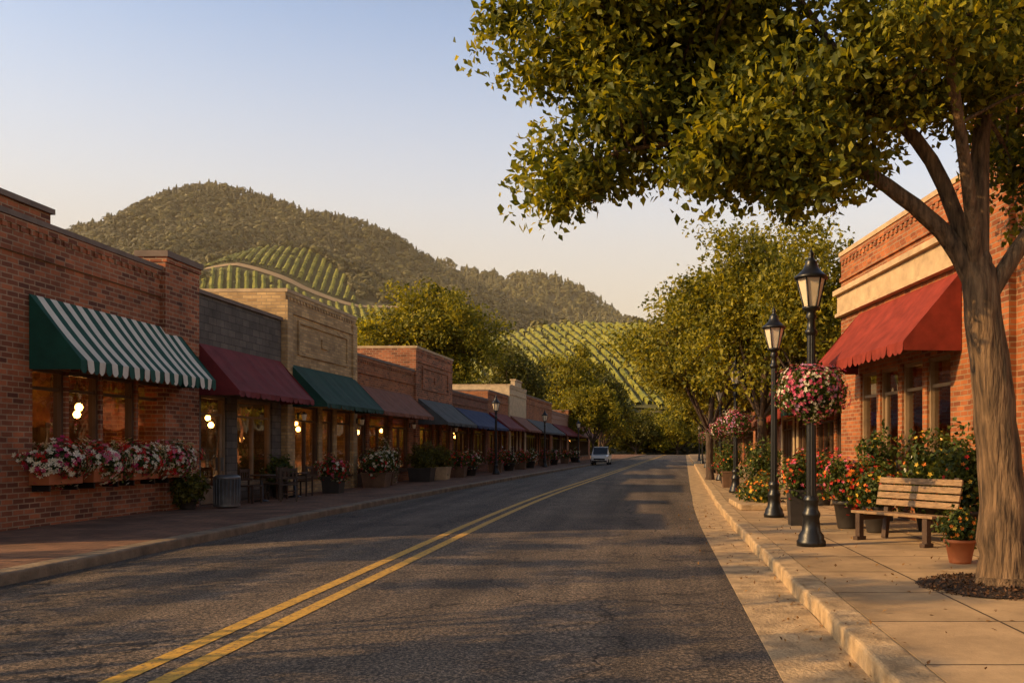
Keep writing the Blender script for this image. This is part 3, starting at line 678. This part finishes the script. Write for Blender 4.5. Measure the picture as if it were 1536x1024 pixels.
# ------------------------------------------------------------------ street furniture
def street_lamp(x, y, z=0.16, basket=None):
    e = empty('street_lamp', (x, y, z)); m = MB()
    m.lathe(0, 0, [(0.0, 0), (0.215, 0), (0.215, 0.07), (0.19, 0.10), (0.185, 0.16), (0.14, 0.22), (0.12, 0.40), (0.135, 0.44), (0.135, 0.48), (0.105, 0.53), (0.095, 0.62), (0.115, 0.66), (0.115, 0.69), (0.085, 0.74)], M_BLACK, 24)
    m.lathe(0, 0, [(0.078, 0.74), (0.07, 1.8), (0.062, 3.1)], M_BLACK, 24, flute=0.10, smooth=False)
    m.lathe(0, 0, [(0.062, 3.1), (0.09, 3.13), (0.09, 3.17), (0.06, 3.2), (0.055, 3.33), (0.085, 3.38), (0.06, 3.42), (0.07, 3.46), (0.13, 3.49), (0.13, 3.52), (0, 3.52)], M_BLACK, 20)
    m.obj('post', e)
    g = MB(); g.lathe(0, 0, [(0.105, 3.52), (0.205, 3.93)], M_LGLASS, 6, smooth=False); g.obj('lantern_glass', e)
    c = MB()
    for j in range(6):
        a = 2*math.pi*j/6; c.tube([(0.11*math.cos(a), 0.11*math.sin(a), 3.52), (0.213*math.cos(a), 0.213*math.sin(a), 3.94)], [0.014, 0.014], M_BLACK, 5)
    c.lathe(0, 0, [(0.0, 3.925), (0.245, 3.93), (0.25, 3.965), (0.2, 4.0), (0.12, 4.08), (0.085, 4.17), (0.09, 4.19), (0.05, 4.22), (0.03, 4.27), (0.045, 4.30), (0.03, 4.33), (0.012, 4.36), (0.0, 4.42)], M_BLACK, 18)
    c.obj('lantern_cap', e)
    if basket:
        k = MB(); k.tube([(-0.42, 0, 2.62), (0.42, 0, 2.62)], [0.014, 0.014], M_BLACK, 6); k.tube([(0, -0.42, 2.62), (0, 0.42, 2.62)], [0.014, 0.014], M_BLACK, 6)
        k.lathe(0, 0, [(0.08, 1.93), (0.2, 1.96), (0.3, 2.1)], M_SOIL, 12); k.obj('basket_frame', e)
        q, n = basket
        bush('hanging_flower_basket', (0, 0, 2.25), (0.5*q, 0.5*q, 0.4*q), int(2600*n), 0.06, int(750*n), 0.032, (P_PINK, P_LILAC, P_PINK, P_MAG, P_WHITE), parent=e, shape_pow=0.3, loc_noise=0.14)
    return e
street_lamp(2.53, 13.3, basket=(1.0, 1.3))
street_lamp(2.80, 18.8)
street_lamp(3.1, 29.2, basket=(1.1, 0.8))
for (yy, bk) in ((40, (1.1, .6)), (52, None), (66, (1.2, .4)), (82, None), (100, None)):
    street_lamp(curbR(yy)+0.75, yy, basket=bk)
for yy, xx in ((50, -8.0), (69, -7.3), (92, -6.3)): street_lamp(xx, yy)

def bench(x, y, rot, L=1.55):
    e = empty('park_bench', (x, y, 0.16), rot); m = MB(); h = L/2
    for i in range(5): m.box(-h, h, -0.30+i*0.115, -0.205+i*0.115, 0.42-0.006*i, 0.46-0.006*i, M_WOOD)
    m.obj('seat', e, 0.006); b = MB()
    for i in range(4):
        z = 0.53+i*0.115; T = Matrix.Translation((0, 0.275+i*0.028, z)) @ Matrix.Rotation(-0.22, 4, 'X'); b.box(-h, h, -0.018, 0.018, 0, 0.095, M_WOOD, T)
    b.obj('backrest', e, 0.006); f = MB()
    for sx in (-h+0.14, h-0.14):
        f.box(sx-0.045, sx+0.045, -0.30, -0.2, 0, 0.415, M_WOODD)
        T = Matrix.Translation((sx, 0.30, 0)) @ Matrix.Rotation(-0.14, 4, 'X'); f.box(-0.045, 0.045, -0.03, 0.05, 0, 1.0, M_WOODD, T)
        f.box(sx-0.035, sx+0.035, -0.198, 0.27, 0.31, 0.385, M_WOODD)
        f.box(sx-0.048, sx+0.048, -0.35, -0.15, 0.0, 0.06, M_WOODD)
    f.obj('legs', e, 0.008)
bench(4.02, 13.75, math.radians(-58), 1.6)

def chair(x, y, rot):
    e = empty('cafe_chair', (x, y, 0.145), rot); m = MB()
    for sx in (-.2, .2):
        m.box(sx-.02, sx+.02, -.2, -.16, 0, .44, M_WOODD); m.box(sx-.02, sx+.02, .17, .21, 0, .92, M_WOODD)
    m.box(-.23, .23, -.22, .16, .44, .48, M_WOODD); m.box(-.18, .18, .18, .2, .82, .9, M_WOODD); m.box(-.18, .18, .18, .2, .6, .66, M_WOODD)
    m.box(-.17, .17, -.19, -.17, .2, .23, M_WOODD)
    for i in range(3): m.box(-.12+.1*i, -.08+.1*i, .182, .198, .66, .82, M_WOODD)
    m.box(-.25, -.21, -.2, .19, .62, .65, M_WOODD); m.box(.21, .25, -.2, .19, .62, .65, M_WOODD); m.obj('frame', e)
def table(x, y):
    e = empty('cafe_table', (x, y, 0.145)); m = MB(); m.lathe(0, 0, [(0, .70), (.36, .70), (.36, .735), (0, .736)], M_WOODD, 20); m.lathe(0, 0, [(.2, 0), (.2, .03), (.04, .06), (.035, .70)], M_BLACK, 10); m.obj('table_body', e)
for (x, y, r) in ((-10.25, 23.7, 80), (-10.3, 25.3, -80), (-10.2, 26.0, 70), (-10.25, 27.4, -95), (-9.6, 24.6, 20)): chair(x, y, math.radians(r))
table(-10.3, 24.5); table(-10.25, 26.7)

def trash_can(x, y):
    e = empty('trash_can', (x, y, 0.145)); m = MB(); m.lathe(0, 0, [(0, 0.03), (.27, .03), (.28, .1), (.29, .68), (.31, .70), (.31, .76), (.25, .80), (.17, .80), (.15, .74)], M_METAL, 24)
    for j in range(22):
        a = 2*math.pi*j/22; m.tube([(.295*math.cos(a), .295*math.sin(a), .07), (.305*math.cos(a), .305*math.sin(a), .7)], [.011, .011], M_METAL, 4)
    m.lathe(0, 0, [(.31, .04), (.31, .09)], M_METAL, 24); m.obj('bin_body', e)
trash_can(-10.1, 22.0)

def planter(name, x, y, z, kind, w, h, bh, nl, nf, pals, mat=None, leaf=0.07, rot=0.0, l=None, flow=0.04, wide=1.25, leafm=None, sp=0.4):
    e = empty(name, (x, y, z), rot); m = MB()
    if kind == 'pot':
        m.lathe(0, 0, [(0, 0), (w*.68, 0), (w*.72, .03), (w*.95, h*.86), (w*1.06, h*.87), (w*1.06, h), (w*.93, h), (w*.9, h-.05), (0, h-.05)], mat or M_POTD, 20)
    else:
        l = l or w; a = 0.86
        P = [(-l*a, -w*a, 0), (l*a, -w*a, 0), (l*a, w*a, 0), (-l*a, w*a, 0), (-l, -w, h), (l, -w, h), (l, w, h), (-l, w, h)]
        for f in ((0, 1, 5, 4), (1, 2, 6, 5), (2, 3, 7, 6), (3, 0, 4, 7)): m.poly([P[i] for i in f], mat or M_POTD)
        m.box(-l-.02, l+.02, -w-.02, -w+.04, h, h+.05, mat or M_POTD); m.box(-l-.02, l+.02, w-.04, w+.02, h, h+.05, mat or M_POTD); m.box(-l-.02, -l+.04, -w+.04, w-.04, h, h+.05, mat or M_POTD); m.box(l-.04, l+.02, -w+.04, w-.04, h, h+.05, mat or M_POTD)
        m.poly([(-l+.02, -w+.02, h-.03), (l-.02, -w+.02, h-.03), (l-.02, w-.02, h-.03), (-l+.02, w-.02, h-.03)], M_SOIL)
    m.obj('pot', e)
    ll = l or w
    bush('plant', (0, 0, h+bh*0.42), (ll*wide, w*wide, bh*0.6), int(nl*1.3), leaf, int(nf*.75), flow, pals, parent=e, shape_pow=sp, leafm=leafm, loc_noise=.35)
    return e
RF = (P_RED, P_PINK, P_RED, P_ORG); WR = (P_WHITE, P_RED, P_WHITE, P_PINK)
planter('flower_planter', 2.98, 16.9, .16, 'box', .2, .62, .7, 900, 200, RF, leaf=.08, wide=1.6)
planter('flower_planter', 3.75, 16.2, .16, 'pot', .27, .5, .75, 1700, 480, RF, leaf=.08, wide=1.8)
planter('flower_planter', 4.05, 15.4, .16, 'pot', .24, .45, .6, 900, 160, (P_ORG, P_YEL, P_RED), leaf=.08, wide=1.6)
planter('shrub_planter', 5.05, 15.6, .16, 'pot', .3, .45, 1.2, 1500, 90, (P_YEL, P_ORG, P_WHITE), leaf=.1, wide=1.6)
planter('shrub_planter', 5.25, 14.4, .16, 'pot', .3, .45, 1.15, 1500, 80, (P_YEL, P_ORG, P_RED), leaf=.1, wide=1.7)
planter('shrub_planter', 4.75, 18.0, .16, 'box', .28, .5, 1.2, 1300, 60, (P_RED, P_YEL), leaf=.1, wide=1.6)
planter('terracotta_flower_pot', 4.02, 11.3, .16, 'pot', .19, .30, .36, 1100, 130, (P_ORG, P_YEL, P_ORG), mat=M_TERRA, leaf=.06, wide=1.25, flow=.028)
for i, (x, y) in enumerate(((4.6, 22.8), (3.35, 25.5), (4.9, 27), (3.3, 33), (3.5, 36.5), (4.9, 34), (4.2, 44), (4.5, 50), (5.0, 58), (5.6, 70))):
    planter(('flower_planter', 'shrub_planter')[i % 2], x, y, .16, 'box' if i % 2 else 'pot', .3, .55, (.7, 1.1)[i % 2], 1000, (280, 40)[i % 2], (RF, (P_ORG, P_RED, P_YEL))[i % 2], leaf=.09, wide=1.6, mat=(M_POTD, M_WOODP)[i % 2])
e = empty('planting_bed', (2.95, 22.0, .16)); m = MB(); m.box(-.62, .62, -1.2, 1.6, 0, .13, M_CURB); m.obj('bed_kerb', e, .02)
bush('bed_plants', (0, .3, .35), (.5, 1.0, .4), 1500, .09, 200, .04, (P_ORG, P_YEL), parent=e)
mu = MB(); NRm = 40
for k in range(NRm):
    a0 = 2*math.pi*k/NRm; a1 = 2*math.pi*(k+1)/NRm
    ra = .82+.06*math.sin(5*a0); rb_ = .82+.06*math.sin(5*a1)
    mu.poly([(0, 0, .09), (ra*math.cos(a0), ra*math.sin(a0), .012), (rb_*math.cos(a1), rb_*math.sin(a1), .012)], M_SOIL, True)
me_ = empty('mulch_bed', (3.78, 9.35, .16)); mu.obj('mulch', me_)
n = 2600; r = np.sqrt(NR.random(n))*.88; a = NR.random(n)*6.28; P = np.stack([r*np.cos(a), r*np.sin(a), .10-.085*r/.88], 1)
V, F = leaf_arrays(P, NR.uniform(.02, .055, n), nj=0.5); arr_obj('bark_chips', V, F, [leafmat('bark_chip', (0.015, 0.008, 0.004), (0.05, 0.024, 0.011), (0.13, 0.06, 0.025), 0)], None, me_)
def fallen(n, xr, yr, z):
    x = NR.uniform(*xr, n); y = NR.uniform(*yr, n); return np.stack([x, y, np.full(n, z)], 1)
x = 1.5+NR.normal(0, .28, 420); y = NR.uniform(3, 26, 420); g = np.stack([x, y, np.where(x > 1.48+0.02*y, .175, .014)], 1)
P = np.concatenate([g, fallen(320, (2.2, 5.5), (5, 22), .165)])
V, F = leaf_arrays(P, NR.uniform(.03, .06, len(P)), droop=0, nj=.15); arr_obj('fallen_leaves', V, F, [leafmat('dry_leaf', (0.06, 0.03, 0.01), (0.17, 0.08, 0.025), (0.32, 0.17, 0.04), 0)])

for i, y in enumerate((16.95, 18.3, 19.7, 21.1)):
    e = empty('flower_window_box', (-10.98, y, 0)); m = MB(); m.box(-.2, .18, -.5, .5, .92, 1.16, M_TERRA); m.box(-.22, .2, -.52, .52, 1.16, 1.2, M_TERRA)
    for yy in (-.4, .4): m.box(-.2, .14, yy-.02, yy+.02, .8, .918, M_BLACK)
    m.obj('box', e, .01)
    bush('flowers', (.05, 0, 1.32), (.38, .68, .36), 2000, .07, 620, .055, (P_WHITE, P_WHITE, P_RED, P_WHITE, P_MAG) if i % 2 == 0 else (P_WHITE, P_PINK, P_RED, P_WHITE), parent=e, shape_pow=.35, loc_noise=.35)
planter('shrub_planter', -10.75, 21.4, .145, 'pot', .22, .25, .62, 1400, 0, (), leaf=.1, wide=1.7, leafm=M_LF_DARK)
planter('shrub_planter', -10.7, 26.7, .145, 'pot', .25, .45, .8, 900, 0, (), leaf=.1, wide=1.6)
planter('flower_planter', -9.95, 29.2, .145, 'box', .3, .5, .6, 1100, 500, (P_RED, P_WHITE, P_RED, P_PINK), leaf=.08, wide=1.5, flow=.05)
planter('flower_planter', -9.8, 33.5, .145, 'box', .45, .5, .85, 1500, 500, (P_WHITE, P_WHITE, P_RED), leaf=.08, wide=1.3, flow=.05, mat=M_WOODP)
planter('flower_planter', -10.0, 35.4, .145, 'box', .4, .5, 1.1, 1500, 350, (P_WHITE, P_WHITE), leaf=.08, wide=1.2, flow=.05, mat=M_WOODP)
planter('shrub_planter', -9.5, 39.2, .145, 'box', .5, .55, 1.1, 1800, 0, (), leaf=.1, wide=1.2, leafm=M_LF_DARK)
planter('shrub_planter', -9.3, 41.5, .145, 'box', .5, .55, 1.0, 1500, 0, (), leaf=.1, wide=1.2, mat=M_STONE, leafm=M_LF_DARK)
for i, y in enumerate((45, 47.5, 54, 58, 62, 66, 73, 78, 85, 92)):
    planter('flower_planter', -10.1+off(y), y, .145, ('box', 'pot')[i % 2], .4, .5, .8, 700, 250, (RF, WR)[i % 2], leaf=.1, wide=1.4, flow=.06, mat=(M_WOODP, M_POTD)[i % 2])

def sconce(x, y, z):
    e = empty('wall_sconce', (x, y, z)); m = MB(); m.box(-.01, .03, -.05, .05, -.1, .1, M_BLACK); m.tube([(.02, 0, .05), (.12, 0, .14), (.2, 0, .1)], [.012]*3, M_BLACK, 6)
    m.lathe(.2, 0, [(.05, -.14), (.085, .05)], M_LGLASS, 6, smooth=False); m.lathe(.2, 0, [(.1, .05), (.02, .12), (0, .16)], M_BLACK, 8); m.obj('fixture', e)
for y in (28.0, 33.2): sconce(-11.0+off(y)+.14, y, 2.6)
for y in (39.9, 47.3): sconce(-11.1+off(y)+.14, y, 2.6)

def van(x, y, rot, col, sc=1.0):
    e = empty('parked_van', (x, y, 0.02), rot); e.scale = (sc, sc, sc); paint = plain('van_paint', col, .3, var=.03, spec=.6); dark = plain('van_glass', (.02, .022, .025), .1, var=.1, spec=.8)
    tyre = plain('tyre', (.02, .02, .02), .8); red = plain('tail_light', (.4, .01, .01), .3); m = MB()
    prof = [(-2.35, .35, .75, .72), (-2.25, .3, .98, .86), (-1.35, .28, 1.12, .92), (-.7, .28, 1.86, .93), (.2, .28, 1.95, .93), (2.1, .3, 1.9, .92), (2.3, .4, 1.2, .88)]
    S = []
    for (yy, zb, zt, hw) in prof:
        bz = min(1.1, zt*.9); S.append([(-hw*.96, yy, zb), (-hw, yy, .6), (-hw, yy, bz), (-hw*.82, yy, zt), (hw*.82, yy, zt), (hw, yy, bz), (hw, yy, .6), (hw*.96, yy, zb)])
    for i in range(len(S)-1):
        for j in range(7):
            mt = paint
            if j in (2, 4) and 2 < i < 5: mt = dark
            if i == 2 and j in (3,): mt = dark
            m.poly([S[i][j], S[i+1][j], S[i+1][j+1], S[i][j+1]], mt)
    m.poly(S[0], paint); m.poly(S[-1][::-1], paint)
    m.box(-.6, .6, -2.38, -2.34, .55, .72, dark); m.box(-.78, -.55, -2.36, -2.3, .72, .88, M_A_WHITE); m.box(.55, .78, -2.36, -2.3, .72, .88, M_A_WHITE)
    m.box(-.8, .8, -2.44, -2.36, .34, .5, dark); m.box(-.86, -.72, 2.25, 2.33, .8, 1.15, red); m.box(.72, .86, 2.25, 2.33, .8, 1.15, red)
    m.box(-1.1, -.94, -1.15, -1.0, 1.05, 1.25, dark); m.box(.94, 1.1, -1.15, -1.0, 1.05, 1.25, dark); m.obj('body', e)
    w = MB()
    for sx in (-1, 1):
        for yy in (-1.5, 1.45):
            w.tube([(sx*.72, yy, .33), (sx*.95, yy, .33)], [.33, .33], tyre, 18); w.tube([(sx*.94, yy, .33), (sx*.965, yy, .33)], [.19, .19], M_METAL, 14)
    w.obj('wheels', e)
van(-3.65, 85, -0.05, (.62, .58, .52), .88)

# ------------------------------------------------------------------ trees
pts = []
for c, r, n, bt in (((3.8, 10.0, 7.0), (3.8, 3.2, 2.1), 120, -1), ((0.7, 9.4, 6.1), (2.2, 2.1, 1.4), 80, -1), ((-.35, 9.3, 5.9), (1.5, 1.5, 1.1), 50, -1), ((-.6, 9.2, 4.3), (.55, .6, .42), 9, -1),
                    ((-.1, 9.3, 4.95), (.9, .9, .5), 18, -1), ((1.5, 9.3, 4.85), (1.5, 1.4, .6), 44, -1), ((1.2, 9.0, 4.35), (1.1, .9, .3), 18, -1), ((5.6, 9.8, 5.4), (1.5, 2.2, 1.2), 44, -1), ((3.0, 9.0, 5.5), (1.5, 1.5, .6), 30, -1), ((4.8, 10.2, 4.7), (.9, 1.0, .6), 14, -1)):
    pts += crown_points(c, r, n, bt, 0.5)
fk = (3.5, 9.3, 3.3)
limbs = [([(3.80, 9.3, 0.1), (3.77, 9.3, .42), (3.74, 9.3, 1.2), (3.64, 9.3, 2.3), fk, (3.48, 9.33, 3.6)], [.38, .265, .225, .20, .175, .13]),
  ([(3.56, 9.3, 3.05), (3.3, 9.3, 3.6), (2.95, 9.3, 4.0), (2.2, 9.25, 4.5), (1.2, 9.2, 5.0), (0.0, 9.2, 5.7)], [.12, .105, .09, .07, .05, .02]),
  ([fk, (3.05, 9.4, 4.6), (2.2, 9.5, 5.6), (1.5, 9.5, 6.6)], [.10, .08, .06, .03]),
  ([fk, (3.55, 9.4, 4.6), (3.8, 9.7, 6.0), (3.8, 9.8, 7.6)], [.13, .10, .07, .03]),
  ([(3.56, 9.3, 3.1), (4.15, 9.2, 4.0), (5.1, 9.2, 4.8), (6.0, 9.3, 5.7)], [.10, .08, .06, .03]),
  ([fk, (3.2, 8.9, 4.5), (2.7, 8.2, 5.8), (2.4, 8.0, 6.8)], [.085, .065, .045, .02]),
  ([(1.9, 9.22, 4.65), (.8, 9.2, 4.75), (-.1, 9.2, 4.65), (-.6, 9.2, 4.45)], [.05, .035, .022, .012])]
finish_tree('deciduous_tree', limbs, pts, .38, 230, .105, M_LF_TREE, M_BARK)
tree('deciduous_tree', 4.1, 30, 9.2, 3.4, .17, 2.6, 240, 155, .175, .7)
tree('deciduous_tree', 4.6, 24.5, 7.4, 1.9, .1, 3.0, 80, 150, .15, .55)
tree('deciduous_tree', 3.2, 41, 9.3, 4.2, .17, 2.3, 250, 140, .2, .8)
tree('deciduous_tree', 4.4, 53, 10.0, 4.8, .18, 2.3, 210, 130, .24, .9)
tree('deciduous_tree', 5.6, 67, 9.5, 4.8, .18, 2.2, 180, 120, .28, 1.0)
tree('deciduous_tree', 7.2, 84, 10, 5, .2, 2.2, 150, 110, .34, 1.1)
tree('deciduous_tree', 9.5, 104, 11, 5.6, .2, 2.2, 150, 110, .4, 1.3)
tree('deciduous_tree', 12.5, 128, 11, 6, .2, 2.0, 150, 110, .44, 1.4, lmat=M_LF_DARK)
tree('deciduous_tree', -5.2, 98, 9.0, 3.4, .15, 2.0, 120, 120, .3, .8)
tree('deciduous_tree', -18.5, 80, 16.5, 6.2, .3, 4, 260, 130, .34, 1.3)
tree('deciduous_tree', -24, 86, 13.5, 5.0, .3, 4, 170, 120, .36, 1.2)
tree('deciduous_tree', -15.5, 108, 14.5, 4.5, .25, 3, 130, 110, .4, 1.3, lmat=M_LF_DARK)
tree('deciduous_tree', -9.5, 126, 16, 5.5, .25, 3, 150, 110, .44, 1.5)
tree('deciduous_tree', -6.5, 146, 15, 5.5, .25, 3, 150, 110, .5, 1.5, lmat=M_LF_DARK)
tree('deciduous_tree', 16, 152, 14, 6.5, .25, 2, 150, 110, .5, 1.6)
tree('deciduous_tree', -7.0, 170, 12, 6.5, .25, 2, 130, 110, .5, 1.6)
tree('deciduous_tree', 17.0, 178, 13, 7, .25, 1.5, 130, 110, .5, 1.6, lmat=M_LF_DARK)
tree('deciduous_tree', -1.0, 214, 10, 6.5, .25, 1.0, 120, 110, .55, 1.6, lmat=M_LF_DARK)
tree('deciduous_tree', 9.0, 216, 12, 7.5, .25, 1.0, 140, 110, .55, 1.7)
# open lot with trees left of the camera: they dapple the road
for (x, y, h, cr) in ((-13.2, 10.4, 9.5, 1.9), (-14.6, 6.6, 8.6, 2.0), (-12.6, 3.0, 10.5, 2.1), (-14.0, -1.2, 8.8, 2.2), (-12.6, -5.5, 9.0, 2.2)):
    tree('deciduous_tree', x, y, h, cr, .16, 1.0, 19, 170, .2, .56)

# ------------------------------------------------------------------ light, sky, camera
EL = math.radians(26); AZv = Vector((-0.93, -0.36)).normalized()
ts = Vector((AZv.x*math.cos(EL), AZv.y*math.cos(EL), math.sin(EL)))
sd = bpy.data.lights.new('sun', 'SUN'); sd.energy = 5.0; sd.angle = math.radians(0.5); sd.color = (1.0, 0.62, 0.25)
so = bpy.data.objects.new('sun', sd); COL.objects.link(so); so.rotation_euler = ts.to_track_quat('Z', 'Y').to_euler(); so.location = (-40, -20, 30)
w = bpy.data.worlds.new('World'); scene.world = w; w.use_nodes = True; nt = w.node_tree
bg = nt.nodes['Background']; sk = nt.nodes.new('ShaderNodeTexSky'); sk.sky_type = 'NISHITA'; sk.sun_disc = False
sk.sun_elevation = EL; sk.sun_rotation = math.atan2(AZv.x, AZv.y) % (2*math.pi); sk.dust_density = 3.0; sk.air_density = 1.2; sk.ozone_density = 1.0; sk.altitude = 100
# evening haze: the clear sky lifts and warms towards the horizon and deepens towards the zenith
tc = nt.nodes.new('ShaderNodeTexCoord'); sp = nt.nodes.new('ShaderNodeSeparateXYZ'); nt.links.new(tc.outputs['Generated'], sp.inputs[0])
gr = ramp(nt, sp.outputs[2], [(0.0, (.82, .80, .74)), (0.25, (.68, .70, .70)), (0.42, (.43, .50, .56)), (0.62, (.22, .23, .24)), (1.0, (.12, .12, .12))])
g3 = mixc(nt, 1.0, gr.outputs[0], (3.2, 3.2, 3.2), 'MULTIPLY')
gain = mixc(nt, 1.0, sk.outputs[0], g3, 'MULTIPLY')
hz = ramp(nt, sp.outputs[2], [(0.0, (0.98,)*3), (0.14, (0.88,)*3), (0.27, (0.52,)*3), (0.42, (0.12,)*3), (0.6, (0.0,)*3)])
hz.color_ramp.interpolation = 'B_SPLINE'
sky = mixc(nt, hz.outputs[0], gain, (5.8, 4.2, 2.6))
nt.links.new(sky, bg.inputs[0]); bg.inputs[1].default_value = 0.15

cam = bpy.data.cameras.new('camera'); co = bpy.data.objects.new('camera', cam); COL.objects.link(co)
co.location = (0, 0, 1.6); co.rotation_euler = (math.radians(90), 0, 0)
cam.sensor_width = 36; cam.lens = 31.64; cam.shift_x = -0.125; cam.shift_y = 0.104; cam.clip_end = 8000; cam.clip_start = 0.05
scene.camera = co
scene.view_settings.view_transform = 'Standard'; scene.view_settings.look = 'None'; scene.view_settings.exposure = 0
